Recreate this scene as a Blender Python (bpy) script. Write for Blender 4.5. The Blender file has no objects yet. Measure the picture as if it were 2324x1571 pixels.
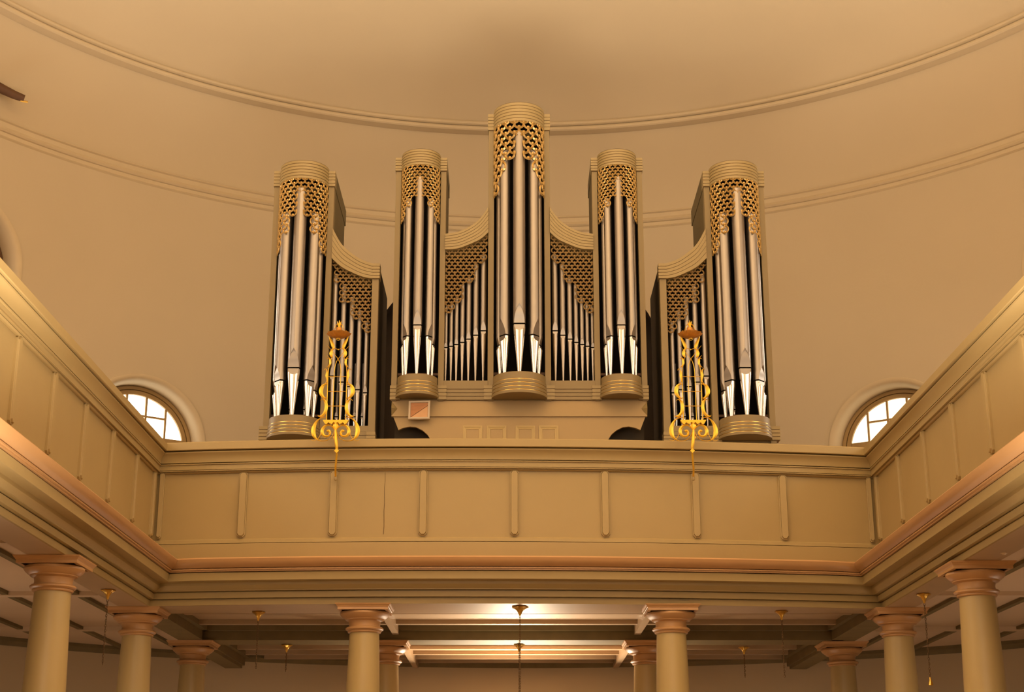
import bpy, math, random
from math import sin, cos, pi, radians, sqrt, acos, asin, atan2
random.seed(3)
SC = bpy.context.scene
COL = SC.collection
ZB = 1.6            # eye height above the church floor; heights below are measured from the eye

# ---------------------------------------------------------------- helpers
def tag(o, label=None, cat=None, group=None, kind=None):
    if label: o['label'] = label
    if cat: o['category'] = cat
    if group: o['group'] = group
    if kind: o['kind'] = kind
    return o

def empty(name, x, y, h):
    o = bpy.data.objects.new(name, None)
    o.location = (x, y, h + ZB); o.empty_display_size = .2
    COL.objects.link(o)
    return o

def origin_of(p):
    x, y, z = 0., 0., 0.
    while p is not None:
        x += p.location.x; y += p.location.y; z += p.location.z
        p = p.parent
    return x, y, z

class MB:
    def __init__(s): s.v = []; s.f = []; s.m = []; s.cur = 0
    def vert(s, x, y, h): s.v.append((x, y, h)); return len(s.v) - 1
    def face(s, *i): s.f.append(tuple(i)); s.m.append(s.cur)
    def box(s, x0, x1, y0, y1, h0, h1):
        if x0 > x1: x0, x1 = x1, x0
        if h0 > h1: h0, h1 = h1, h0
        b = [s.vert(x, y, h) for h in (h0, h1) for y in (y0, y1) for x in (x0, x1)]
        for q in ((0, 1, 5, 4), (1, 3, 7, 5), (3, 2, 6, 7), (2, 0, 4, 6), (4, 5, 7, 6), (2, 3, 1, 0)):
            s.face(*[b[i] for i in q])
        return s
    def grid(s, rows, close_u=False, close_v=False, matf=None):
        ids = [[s.vert(*p) for p in r] for r in rows]
        n = len(ids); m = len(ids[0])
        for i in range(n if close_u else n - 1):
            for j in range(m if close_v else m - 1):
                a, b = ids[i], ids[(i + 1) % n]
                if matf: s.cur = matf(i, j)
                s.face(a[j], a[(j + 1) % m], b[(j + 1) % m], b[j])
        return ids
    def cap(s, ring, flip=False):
        s.face(*(reversed(ring) if flip else ring))
    def prism_xz(s, poly, y0, y1):
        a = [s.vert(x, y0, h) for x, h in poly]; b = [s.vert(x, y1, h) for x, h in poly]
        n = len(poly)
        s.face(*a); s.face(*reversed(b))
        for i in range(n):
            j = (i + 1) % n
            s.face(a[j], a[i], b[i], b[j])
        return s
    def prism_xy(s, poly, h0, h1):
        a = [s.vert(x, y, h0) for x, y in poly]; b = [s.vert(x, y, h1) for x, y in poly]
        n = len(poly)
        s.face(*reversed(a)); s.face(*b)
        for i in range(n):
            j = (i + 1) % n
            s.face(a[i], a[j], b[j], b[i])
        return s
    def lathe(s, cx, cy, prof, n=32, a0=0, a1=2 * pi, rmod=None):
        full = abs(a1 - a0 - 2 * pi) < 1e-6
        k = n if full else n + 1
        rows = []
        for r, h in prof:
            row = []
            for i in range(k):
                a = a0 + (a1 - a0) * i / n
                rr = r * (rmod(a, r) if rmod else 1)
                row.append((cx + rr * cos(a), cy + rr * sin(a), h))
            rows.append(row)
        s.grid(rows, close_v=full)
        return s
    def tube(s, pts, rad, n=8, closed=False):
        """round tube through pts; rad a number or list"""
        N = len(pts)
        rads = rad if isinstance(rad, (list, tuple)) else [rad] * N
        rows = []
        for i, p in enumerate(pts):
            q0 = pts[(i - 1) % N] if closed or i > 0 else p
            q1 = pts[(i + 1) % N] if closed or i < N - 1 else p
            t = norm(sub(q1, q0))
            up = (0, 0, 1) if abs(t[2]) < .9 else (0, 1, 0)
            a = norm(cross(t, up)); b = cross(a, t)
            r = rads[i]
            rows.append([tuple(p[k] + r * (cos(w) * a[k] + sin(w) * b[k]) for k in range(3)) for w in [2 * pi * j / n for j in range(n)]])
        ids = s.grid(rows, close_u=closed, close_v=True)
        if not closed:
            s.cap(ids[0]); s.cap(ids[-1], True)
        return s
    def ribbon(s, pts, wid, th, y):
        """flat leaf-like strip in the x-h plane at depth y, ridged section"""
        N = len(pts); rows = []
        for i, (x, h) in enumerate(pts):
            x0, h0 = pts[max(i - 1, 0)]; x1, h1 = pts[min(i + 1, N - 1)]
            dx, dh = x1 - x0, h1 - h0
            L = sqrt(dx * dx + dh * dh) or 1
            nx, nh = -dh / L, dx / L
            w = wid[i] / 2
            rows.append([(x + nx * w, y, h + nh * w), (x, y - th, h), (x - nx * w, y, h - nh * w), (x, y + th, h)])
        ids = s.grid(rows, close_v=True)
        s.cap(ids[0]); s.cap(ids[-1], True)
        return s
    def build(s, name, mat, parent=None, smooth=False, origin=None, bevel=0):
        ox, oy, oz = origin_of(parent) if parent is not None else (origin or (0, 0, 0))
        me = bpy.data.meshes.new(name)
        me.from_pydata([(x - ox, y - oy, h + ZB - oz) for x, y, h in s.v], [], s.f)
        mats = mat if isinstance(mat, (list, tuple)) else [mat]
        for m in mats: me.materials.append(m)
        if len(mats) > 1: me.polygons.foreach_set('material_index', s.m)
        me.validate()
        if smooth:
            me.polygons.foreach_set('use_smooth', [True] * len(me.polygons))
            try: me.set_sharp_from_angle(angle=radians(smooth if smooth is not True else 38))
            except Exception: pass
        o = bpy.data.objects.new(name, me)
        if parent is None: o.location = (ox, oy, oz)
        COL.objects.link(o)
        if parent is not None: o.parent = parent
        if bevel:
            b = o.modifiers.new('bevel', 'BEVEL'); b.width = bevel; b.segments = 2; b.limit_method = 'ANGLE'
        return o

def sub(a, b): return tuple(a[i] - b[i] for i in range(3))
def cross(a, b): return (a[1] * b[2] - a[2] * b[1], a[2] * b[0] - a[0] * b[2], a[0] * b[1] - a[1] * b[0])
def norm(a):
    L = sqrt(sum(c * c for c in a)) or 1
    return tuple(c / L for c in a)

def catmull(pts, n=5):
    """smooth any-dimension polyline"""
    out = []
    P = [pts[0]] + list(pts) + [pts[-1]]
    for i in range(1, len(P) - 2):
        for k in range(n):
            t = k / n
            out.append(tuple(.5 * (2 * b + (c - a) * t + (2 * a - 5 * b + 4 * c - d) * t * t + (3 * b - a - 3 * c + d) * t ** 3)
                             for a, b, c, d in zip(P[i - 1], P[i], P[i + 1], P[i + 2])))
    out.append(tuple(pts[-1]))
    return out

def interp(tab, x):
    """piecewise-linear table lookup, tab sorted by x"""
    if x <= tab[0][0]: return tab[0][1]
    for (x0, y0), (x1, y1) in zip(tab, tab[1:]):
        if x <= x1: return y0 + (y1 - y0) * (x - x0) / (x1 - x0)
    return tab[-1][1]

# ---------------------------------------------------------------- materials
def srgb(r, g, b):
    f = lambda c: ((c / 255 + .055) / 1.055) ** 2.4 if c > 10 else c / 255 / 12.92
    return (f(r), f(g), f(b), 1)

def paint(name, col, rough=.6, metal=0., vary=.06, scale=3., bump=.0, bscale=40., spec=.5, stretch=(1, 1, 1)):
    m = bpy.data.materials.new(name); m.use_nodes = True
    nt = m.node_tree; b = nt.nodes['Principled BSDF']
    tc = nt.nodes.new('ShaderNodeTexCoord'); mp = nt.nodes.new('ShaderNodeMapping')
    mp.inputs['Scale'].default_value = stretch
    nt.links.new(tc.outputs['Object'], mp.inputs['Vector'])
    nz = nt.nodes.new('ShaderNodeTexNoise'); nz.inputs['Scale'].default_value = scale
    nz.inputs['Detail'].default_value = 5
    nt.links.new(mp.outputs['Vector'], nz.inputs['Vector'])
    mx = nt.nodes.new('ShaderNodeMix'); mx.data_type = 'RGBA'
    mx.inputs[6].default_value = tuple(c * (1 - vary) for c in col[:3]) + (1,)
    mx.inputs[7].default_value = tuple(min(1, c * (1 + vary)) for c in col[:3]) + (1,)
    nt.links.new(nz.outputs['Fac'], mx.inputs[0])
    nt.links.new(mx.outputs[2], b.inputs['Base Color'])
    b.inputs['Roughness'].default_value = rough; b.inputs['Metallic'].default_value = metal
    b.inputs['Specular IOR Level'].default_value = spec
    if bump:
        n2 = nt.nodes.new('ShaderNodeTexNoise'); n2.inputs['Scale'].default_value = bscale
        nt.links.new(mp.outputs['Vector'], n2.inputs['Vector'])
        bp = nt.nodes.new('ShaderNodeBump'); bp.inputs['Strength'].default_value = bump; bp.inputs['Distance'].default_value = .01
        nt.links.new(n2.outputs['Fac'], bp.inputs['Height']); nt.links.new(bp.outputs['Normal'], b.inputs['Normal'])
    return m

def emit(name, col, strength):
    m = bpy.data.materials.new(name); m.use_nodes = True
    nt = m.node_tree; nt.nodes.clear()
    e = nt.nodes.new('ShaderNodeEmission'); o = nt.nodes.new('ShaderNodeOutputMaterial')
    e.inputs[0].default_value = col; e.inputs[1].default_value = strength
    nt.links.new(e.outputs[0], o.inputs[0])
    return m

M = dict(
    wall=paint('wall plaster', (.63, .49, .32, 1), .85, bump=.15, bscale=14, vary=.04, scale=.6),
    vault=paint('vault plaster', (.65, .50, .315, 1), .85, bump=.1, bscale=14, vary=.04, scale=.5),
    mould=paint('plaster moulding', (.66, .505, .315, 1), .7, vary=.04),
    gallery=paint('gallery paint', (.415, .285, .115, 1), .5, bump=.08, bscale=9, vary=.05, scale=2),
    peach=paint('peach moulding paint', (.56, .30, .125, 1), .4, bump=.1, bscale=9, vary=.06),
    column=paint('column paint', (.52, .37, .16, 1), .42, bump=.06, bscale=7, vary=.05, scale=2.5),
    soffit=paint('gallery ceiling boards', (.48, .33, .20, 1), .38, bump=.1, bscale=8, vary=.08, scale=2),
    aisle=paint('aisle ceiling plaster', (.74, .55, .38, 1), .75, vary=.06, scale=1),
    beam=paint('old olive beam paint', (.20, .145, .06, 1), .6, vary=.25, scale=4, bump=.15),
    organ=paint('organ case paint', (.285, .195, .083, 1), .48, bump=.05, bscale=10, vary=.04, scale=2),
    organ_lightened=paint('organ paint lightened low', (.44, .285, .12, 1), .5, vary=.04, scale=2),  # case paint lightened to offset the shade of the overhang
    panel_paint=paint('panel moulding paint', (.54, .37, .15, 1), .45, vary=.04),
    organ_shade=paint('organ paint in shade', (.15, .108, .042, 1), .6, vary=.15, scale=3),  # case paint darkened, the shade on the flanks put into the colour
    cap=paint('organ cornice paint', (.355, .245, .10, 1), .38, vary=.04, scale=2),
    groove=paint('groove shadow line paint', (.20, .105, .035, 1), .6, vary=.05),
    gild=paint('gilded edge', (.80, .50, .13, 1), .25, metal=.85, vary=.08),
    lattice=paint('gilded lattice', (.52, .32, .10, 1), .32, metal=.5, vary=.12, scale=20),
    lattice_tan=paint('tan lattice', (.42, .26, .10, 1), .38, metal=.25, vary=.12, scale=20),
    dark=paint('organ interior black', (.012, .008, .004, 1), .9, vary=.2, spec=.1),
    deep_shade=paint('organ boards in deep shade', (.045, .028, .010, 1), .7, vary=.3, scale=4),  # deep shade of wing flank and inner wall put into the colour
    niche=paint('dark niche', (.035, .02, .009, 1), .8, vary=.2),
    brown=paint('dark brown wood', (.11, .045, .015, 1), .6, vary=.3, scale=6, stretch=(1, 1, .2)),
    tin_soft=paint('dull pipe foot', (.52, .46, .40, 1), .36, metal=1, vary=.03, scale=8),
    tin_foot=paint('burnished lit pipe foot', (.86, .80, .72, 1), .24, metal=1, vary=.03, scale=8),  # smoother tin, made paler to carry the window reflections in its colour
    tin=paint('polished pipe tin', (.38, .335, .295, 1), .40, metal=1, vary=.03, scale=8, bump=.02, bscale=12),
    gold=paint('bright gold leaf', (.93, .56, .05, 1), .36, metal=.55, vary=.08, scale=30),
    gold_dull=paint('brown gold leaf', (.55, .24, .04, 1), .4, metal=.6, vary=.2, scale=25),
    brass=paint('brass', (.75, .46, .10, 1), .3, metal=1, vary=.08),
    chain=paint('dark chain iron', (.16, .09, .04, 1), .5, metal=.7, vary=.2),
    frame=paint('window frame paint', (.42, .26, .10, 1), .6, vary=.06),
    floor=paint('church floor stone', (.42, .30, .19, 1), .7, vary=.15, scale=2),
    wood=paint('orange reflection paint', (.58, .24, .09, 1), .5, vary=.35, scale=5, stretch=(1, 1, 4)),  # the mirror's orange reflection put into the colour
    white=paint('off white fitting', (.72, .55, .38, 1), .4, vary=.03),
)
GL_L = emit('daylight glass left', (1.0, .93, .74, 1), 2.6)
GL_R = emit('daylight glass right', (1.0, .86, .58, 1), 1.75)
GL_S = emit('daylight glass side', (1.0, .88, .68, 1), 1.3)
GL_B = emit('daylight glass rear', (1.0, .87, .70, 1), 2.4)

# ---------------------------------------------------------------- room shell
RX, RY, RR = .3, 19.0, 12.45          # the rounded end: a half circle carried forward as straight walls
H_FLOOR, H_LOW, H_UP = -1.6, 12.56, 14.42
Y_REAR = -16.0

def plan(s, inset=0., rad=RR):
    """point at arc length s (measured on the wall face, 0 = far end of the church), moved inwards by inset"""
    q = pi / 2 * rad
    r = rad - inset
    if abs(s) <= q:
        a = s / rad
        return RX + r * sin(a), RY + r * cos(a)
    d = abs(s) - q
    return RX + (r if s > 0 else -r), RY - d
S_END = pi / 2 * RR + RY - Y_REAR

def s_list(extra=()):
    L = [-S_END, -S_END + 8, -S_END + 16]
    q = pi / 2 * RR
    s = -q
    L += [-q + i * (2 * q) / 150 for i in range(151)]
    L += [S_END - 16, S_END - 8, S_END]
    L += list(extra)
    L = sorted(L)
    out = [L[0]]
    for v in L[1:]:
        if v - out[-1] > 1e-4: out.append(v)
    return out

# openings: name, centre s, half width, spring h, rise, bottom h
OPEN = [('w', -7.95, 1.27, 7.15, 1.27, 6.2), ('w', 7.53, 1.27, 7.15, 1.27, 6.2),
        ('t', -12.0, 1.28, 9.9, 1.28, 6.9), ('t', 11.75, 1.28, 9.9, 1.28, 6.9),
        ('n', -.2, 2.95, 9.9, 1.75, 3.6)]
for k, s0 in enumerate((20.5, 27.5, 34.5)):
    OPEN += [('s', -s0, 1.4, 9.6, 1.4, 6.4), ('s', s0, 1.4, 9.6, 1.4, 6.4)]

def wall():
    extra = []
    for (_, c, w, hs, ri, hb) in OPEN:
        extra += [c - w * cos(pi * i / 28) for i in range(29)]
    S = s_list(extra)
    mb = MB()
    def col(s, h0, h1):
        return [(*plan(s), h0), (*plan(s), h1)]
    for a, b in zip(S, S[1:]):
        m = (a + b) / 2
        hole = None
        for o in OPEN:
            if abs(m - o[1]) < o[2]: hole = o
        if hole is None:
            mb.grid([col(a, H_FLOOR, H_LOW), col(b, H_FLOOR, H_LOW)])
        else:
            _, c, w, hs, ri, hb = hole
            f = lambda s: hs + ri * sqrt(max(0, 1 - ((s - c) / w) ** 2))
            mb.grid([col(a, H_FLOOR, hb), col(b, H_FLOOR, hb)])
            mb.grid([[(*plan(a), f(a)), (*plan(a), H_LOW)], [(*plan(b), f(b)), (*plan(b), H_LOW)]])
    o = mb.build('wall_back', M['wall'], smooth=25)
    tag(o, 'tan plastered wall curving round the end of the church', None, None, 'structure')
wall()

def sweep_wall(name, prof, mat, label, n_skip=1):
    """prof: list of (inset from wall, h)"""
    S = s_list()
    mb = MB()
    mb.grid([[(*plan(s, i), h) for i, h in prof] for s in S])
    o = mb.build(name, mat, smooth=30)
    tag(o, label, None, None, 'structure')
    return o
# lower thin string moulding
sweep_wall('trim_2', [(0, 12.74), (.05, 12.74), (.065, 12.71), (.03, 12.69), (.03, 12.60), (.06, 12.56), (.075, 12.53), (.05, 12.50), (.02, 12.49), (.02, 12.42), (.035, 12.40), (.0, 12.37)],
           M['mould'], 'thin string moulding round the curved wall')
# cove and vault
cove = [(0, H_LOW)] + [(1.02 * (t ** 1.5), H_LOW + t * 1.86) for t in [i / 8 for i in range(1, 9)]]
vault = [(1.02, 14.42), (1.3, 14.72), (1.9, 15.05), (2.8, 15.4), (4.2, 15.85), (6, 16.3), (8, 16.65), (10.2, 16.85), (12.44, 16.95)]
mb = MB(); mb.grid([[(*plan(s, i), h) for i, h in cove] + [(*plan(s, i), h) for i, h in vault] for s in s_list()])
tag(mb.build('ceiling', M['vault'], smooth=40), 'tan plastered vault above the curved wall', None, None, 'structure')
# upper double-bead moulding
def bead(ci, ch, r, n=6, a0=-70, a1=160):
    return [(ci + r * cos(radians(a0 + (a1 - a0) * k / n)), ch + r * sin(radians(a0 + (a1 - a0) * k / n))) for k in range(n + 1)]
pr = [(.90, 14.262), (1.0, 14.27), (1.04, 14.28)] + bead(1.06, 14.335, .055) + [(1.05, 14.395)] + bead(1.08, 14.45, .05) + [(1.06, 14.52)]
sweep_wall('trim_1', pr, M['mould'], 'double-bead moulding where the vault springs')

# rear wall, floor
mb = MB()
RWIN = [(-6.6, 2.0, 3.2, 9.0), (-.0, 3.0, 2.6, 10.6), (6.6, 2.0, 3.2, 9.0)]
xs = [-12.15]
for c, w, b, t in RWIN: xs += [c - w, c + w]
xs += [12.75]
for i, (a, b) in enumerate(zip(xs, xs[1:])):
    if i % 2 == 0: mb.grid([[(a, Y_REAR, H_FLOOR), (a, Y_REAR, 17)], [(b, Y_REAR, H_FLOOR), (b, Y_REAR, 17)]])
    else:
        c, w, bo, to = RWIN[i // 2]
        mb.grid([[(a, Y_REAR, H_FLOOR), (a, Y_REAR, bo)], [(b, Y_REAR, H_FLOOR), (b, Y_REAR, bo)]])
        mb.grid([[(a, Y_REAR, to), (a, Y_REAR, 17)], [(b, Y_REAR, to), (b, Y_REAR, 17)]])
tag(mb.build('wall_front', M['wall']), 'plastered wall with tall windows behind the viewer', None, None, 'structure')
for k, (c, w, bo, to) in enumerate(RWIN):
    mb = MB(); mb.box(c - w, c + w, Y_REAR - .12, Y_REAR - .1, bo, to)
    wi = mb.build('window_%d' % (5 + k), GL_B); tag(wi, 'tall bright window behind the viewer', None, None, 'structure')
    mb = MB()
    n = int(w * 2 / .5)
    for i in range(n + 1):
        x = c - w + 2 * w * i / n
        mb.box(x - .03, x + .03, Y_REAR - .1, Y_REAR - .04, bo, to)
    for i in range(9):
        h = bo + (to - bo) * i / 8
        mb.box(c - w, c + w, Y_REAR - .1, Y_REAR - .04, h - .03, h + .03)
    mb.build('window_frame', M['frame'], wi)
mb = MB(); mb.box(-13, 13.5, Y_REAR - .3, 32.5, H_FLOOR - .3, H_FLOOR)
tag(mb.build('floor', M['floor']), 'stone church floor', None, None, 'structure')

# ---------------------------------------------------------------- windows in the curved wall
def win_pt(c, s_off, h, d):
    x, y = plan(c + s_off, -d)
    return (x, y, h)
def arch_ring(c, r, ri, hs, hb, d, n=40):
    """jamb up, round the arch and down again"""
    P = [win_pt(c, -r, hb, d)]
    for i in range(n + 1):
        a = pi - pi * i / n
        P.append(win_pt(c, r * cos(a), hs + ri * sin(a), d))
    P.append(win_pt(c, r, hb, d))
    return P
def arched_window(idx, c, R, hs, hb, glass, label, bar_h=None, fw=.30):
    mb = MB()
    rings = [(R + .03, 0.0), (R + .02, -.025), (R - .03, -.03), (R - .07, .0), (R - .095, .05), (R - .108, .11), (R - .115, .15), (R - .12, .42)]
    mb.grid([arch_ring(c, r, r, hs, hb, d) for r, d in rings])
    w = mb.build('window_%d' % idx, M['mould'], smooth=50)
    tag(w, label, None, None, 'structure')
    # timber frame
    r1, r0 = R - .20, R - fw
    mb = MB()
    mb.grid([arch_ring(c, R - .115, R - .115, hs, hb, .38), arch_ring(c, R - .135, R - .135, hs, hb, .38), arch_ring(c, R - .14, R - .14, hs, hb, .355), arch_ring(c, r1, r1, hs, hb, .36), arch_ring(c, r1 - .005, r1 - .005, hs, hb, .40), arch_ring(c, r1 - .02, r1 - .02, hs, hb, .36),
             arch_ring(c, r0, r0, hs, hb, .36), arch_ring(c, r0, r0, hs, hb, .44)])
    # vertical glazing bars
    def bar(s0, s1, h0, h1):
        a = [win_pt(c, s, h, d) for d in (.37, .43) for h in (h0, h1) for s in (s0, s1)]
        i = [mb.vert(*p) for p in a]
        for q in ((0, 1, 3, 2), (4, 6, 7, 5), (0, 2, 6, 4), (1, 5, 7, 3), (0, 4, 5, 1), (2, 3, 7, 6)): mb.face(*[i[k] for k in q])
    sp = 2 * r0 / 4.87
    for k in range(-2, 2):
        s = (k + .5) * sp
        bar(s - .018, s + .018, hb, hs + sqrt(r0 * r0 - s * s))
    h = 7.33 + .385 if bar_h is None else bar_h
    sp_h = .385
    k = -20
    while True:
        hh = h + k * sp_h
        if hh > hs + r0 - .25: break
        if hh > hb + .05:
            half = r0 if hh < hs else sqrt(max(.0, r0 * r0 - (hh - hs) ** 2))
            t = .018
            n = 8
            if bar_h is None and k == -1:      # sill rail and the solid part below it
                for i in range(n): bar(-half + 2 * half * i / n, -half + 2 * half * (i + 1) / n, hb, hh)
            elif bar_h is None and k < -1: pass
            else:
                lim = half if bar_h is None else half
                if bar_h is None: lim = 1.5 * sp if k == 0 else half
                for i in range(n): bar(-lim + 2 * lim * i / n, -lim + 2 * lim * (i + 1) / n, hh - t, hh + t)
        k += 1
    mb.build('window_frame', M['frame' if fw < .4 else 'brown'], w)
    mb = MB()
    mb.cap([mb.vert(*p) for p in arch_ring(c, r0 + .02, r0 + .02, hs, hb, .42)])
    mb.build('window_pane', glass, w)
arched_window(1, -7.95, 1.27, 7.15, 6.2, GL_L, 'bright arched window left of the organ')
arched_window(2, 7.53, 1.27, 7.15, 6.2, GL_R, 'bright arched window right of the organ')
arched_window(3, -12.0, 1.28, 9.9, 6.9, GL_S, 'tall arched window at the left edge', 9.9, .5)
arched_window(4, 11.75, 1.28, 9.9, 6.9, GL_S, 'tall arched window at the right edge', 9.9, .5)
n = 8
for o in OPEN:
    if o[0] == 's':
        arched_window(n, o[1], 1.4, 9.6, 6.4, GL_S, 'tall arched side window nearer the viewer', 9.6)
        n += 1
# dark niche behind the organ
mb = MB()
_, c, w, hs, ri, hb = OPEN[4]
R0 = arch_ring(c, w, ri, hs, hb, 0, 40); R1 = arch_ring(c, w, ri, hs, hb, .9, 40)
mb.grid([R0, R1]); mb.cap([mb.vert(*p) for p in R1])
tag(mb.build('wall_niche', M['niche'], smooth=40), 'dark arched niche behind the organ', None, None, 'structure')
# left-edge bracket arm on the cove
br = empty('wall_bracket', -9.75, 26.25, 13.15)
mb = MB()
pts = catmull([(-10.9, 25.3, 14.05), (-10.25, 25.7, 13.62), (-9.75, 26.0, 13.27), (-9.35, 26.2, 13.10), (-9.12, 26.3, 13.04)], 5)
N = len(pts)
mb.tube(pts, [.14 - .075 * i / (N - 1) for i in range(N)], 10)
mb.build('arm', M['brown'], br, smooth=60)
mb = MB(); mb.tube([(-9.18, 26.28, 12.985), (-9.06, 26.33, 12.98)], .02, 8)
mb.build('tip', M['brass'], br)
tag(br, 'dark curved arm reaching in from the left edge below the upper moulding', 'bracket')

# ---------------------------------------------------------------- galleries
XL, XR_ = -5.03, 5.19
YCL, YCR = 21.62, 21.90
def front_y(x):
    t = (x - XL) / (XR_ - XL)
    return YCL + (YCR - YCL) * t - .40 * (1 - (2 * t - 1) ** 2)
YG0 = 9.0
def path_pt(side, t, p):
    """side l, f, r; t 0..1; p = distance towards the nave, mitred at the corners"""
    if side == 'l': return XL + p, YG0 + (YCL - p - YG0) * t
    if side == 'r': return XR_ - p, YG0 + (YCR - p - YG0) * t
    x = (XL + p) + (XR_ - XL - 2 * p) * t
    return x, front_y(x * 1.0) - p + (0 if abs(2 * t - 1) > .999 else 0)
def sweep_side(mb, side, prof, t0=0., t1=1., close=True):
    n = 1 if side != 'f' else max(2, int(28 * (t1 - t0)))
    rows = []
    for i in range(n + 1):
        t = t0 + (t1 - t0) * i / n
        rows.append([(*path_pt(side, t, p), h) for p, h in prof])
    # at the corners the front run must meet the side runs exactly
    if side == 'f':
        for k, (t, yc) in ((0, (0., YCL)), (-1, (1., YCR))):
            if (k == 0 and t0 == 0) or (k == -1 and t1 == 1):
                rows[k] = [(XL + p if k == 0 else XR_ - p, yc - p, h) for p, h in prof]
    ids = mb.grid(rows, close_v=close)
    if close:
        mb.cap(ids[0]); mb.cap(ids[-1], True)
RAIL = [(-.24, 5.16), (-.24, 5.25), (.095, 5.255), (.115, 5.24), (.12, 5.14), (.11, 5.132), (.03, 5.132), (.03, 5.118), (.09, 5.116), (.085, 5.10), (.055, 5.07), (.03, 5.02), (.025, 4.968), (-.03, 4.966), (-.03, 4.955), (.03, 4.953), (.03, 4.94), (.012, 4.935), (.01, 4.868), (-.02, 4.867), (-.02, 4.859), (.024, 4.857), (.024, 4.845), (-.01, 4.844), (-.01, 4.836), (.0, 4.835), (-.02, 4.82), (-.2, 4.82)]
PANEL = [(-.045, 4.83), (-.05, 3.88), (-.025, 3.86), (-.02, 3.815), (-.05, 3.813), (-.05, 3.806), (.0, 3.804), (.0, 3.68), (-.02, 3.52), (-.2, 3.50), (-.2, 4.83)]
CORN = [(-.1, 3.66), (.0, 3.60), (.10, 3.565), (.42, 3.54), (.44, 3.52), (.43, 3.49)] + [(.415, 3.46), (.385, 3.435), (.36, 3.42), (.345, 3.41)] + [(.30, 3.408), (.30, 3.400), (.352, 3.398), (.352, 3.383), (.33, 3.380), (.33, 3.362), (.305, 3.35), (.30, 3.245), (.16, 3.24), (.155, 3.20), (.13, 3.165), (.10, 3.14), (-.1, 3.14)]
ARCHI = [(-.1, 3.15), (.105, 3.145), (.105, 3.132), (.03, 3.130), (.03, 3.120), (.058, 3.118), (.055, 3.040), (-.02, 3.038), (-.02, 3.030), (.004, 3.028), (.0, 2.95), (-.03, 2.95), (-.03, 3.15)]
names = {'l': ('left', 'on the left side'), 'r': ('right', 'on the right side'), 'f': ('far', 'across the far end under the organ')}
def side_point(side):
    return {'l': (XL, 15.5, 2.95), 'r': (XR_, 15.5, 2.95), 'f': (.08, 21.5, 2.95)}[side]
GAL = {}
for side in 'flr':
    g = empty('gallery_parapet', *side_point(side)); GAL[side] = g
    tag(g, {'f': 'beige panelled gallery front below the organ, two gilt ornaments fixed on it',
            'l': 'beige panelled gallery front running along the left side',
            'r': 'beige panelled gallery front running along the right side'}[side], 'balcony', 'gallery fronts round the nave')
    mb = MB(); sweep_side(mb, side, RAIL); mb.build('hand_rail', M['gallery'], g, smooth=25)
    mb = MB(); sweep_side(mb, side, PANEL); mb.build('panel_board', M['gallery'], g, smooth=25)
    # cornice: peach painted cymatium, beige corona
    mb = MB(); sweep_side(mb, side, CORN[:CORN.index((.305, 3.35))] + [(-.1, 3.362)]); oc = mb.build('cornice_moulding', M['peach'], g, smooth=25)
    mb = MB(); sweep_side(mb, side, [(-.1, 3.352), (.306, 3.352)] + CORN[CORN.index((.305, 3.35)):]); mb.build('corona', M['gallery'], g, smooth=25)
    mb = MB(); sweep_side(mb, side, ARCHI); mb.build('architrave', M['gallery'], g, smooth=25)
    mb = MB(); sweep_side(mb, side, [(-.03, 2.952), (-.44, 2.952), (-.44, 3.14), (-.03, 3.14)]); mb.build('beam_soffit', M['soffit'], g)

def stile(g, x, y, ax, w=.062, h0=3.895, h1=4.835, corner=0):
    """flat strip with pointed ends and a bead down each side; ax 'x' runs along x, facing -y; 'l'/'r' face into the nave"""
    def P(u, d, h):
        if ax == 'x': return (x + u, y - d, h)
        if ax == 'l': return (x + d, y + u, h)
        return (x - d, y + u, h)
    mb = MB()
    c = w * .55
    out = [(-w, h0 + c), (-w + c, h0), (w - c, h0), (w, h0 + c), (w, h1 - c), (w - c, h1), (-w + c, h1), (-w, h1 - c)]
    inn = [(u * .72, h + (.02 if h < 4.3 else -.02)) for u, h in out]
    mid = [(u * .82, h + (.012 if h < 4.3 else -.012)) for u, h in out]
    base = -.06
    rows = [[P(u, base, h) for u, h in out], [P(u, -.022, h) for u, h in out], [P(u, -.018, h) for u, h in mid], [P(u, -.028, h) for u, h in mid], [P(u, .0, h) for u, h in inn]]
    ids = mb.grid(rows, close_v=True)
    mb.cap(ids[-1])
    mb.build('stile', M['gallery'], g)
for xx in (-3.80, -2.51, -1.245, .035, 1.31, 2.60, 3.86):
    stile(GAL['f'], xx, front_y(xx), 'x')
stile(GAL['f'], XL + .055, YCL - .03, 'x', .034); stile(GAL['f'], XR_ - .055, YCR - .03, 'x', .034)
for k in range(9):
    stile(GAL['l'], XL, 20.42 - 1.313 * k, 'l')
    stile(GAL['r'], XR_, 20.47 - 1.34 * k, 'r')
stile(GAL['l'], XL, YCL - .12, 'l', .05); stile(GAL['r'], XR_, YCR - .12, 'r', .05)
# hairline crack in one far panel
mb = MB()
cy = front_y(-1.8) + .047
pts = [(-1.79 + .004 * sin(i * 2.1), cy, 4.80 - .11 * i) for i in range(9)]
mb.ribbon([(p[0], p[2]) for p in pts], [.006] * 9, .006, cy)
mb.build('crack', M['brown'], GAL['f'])

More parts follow.
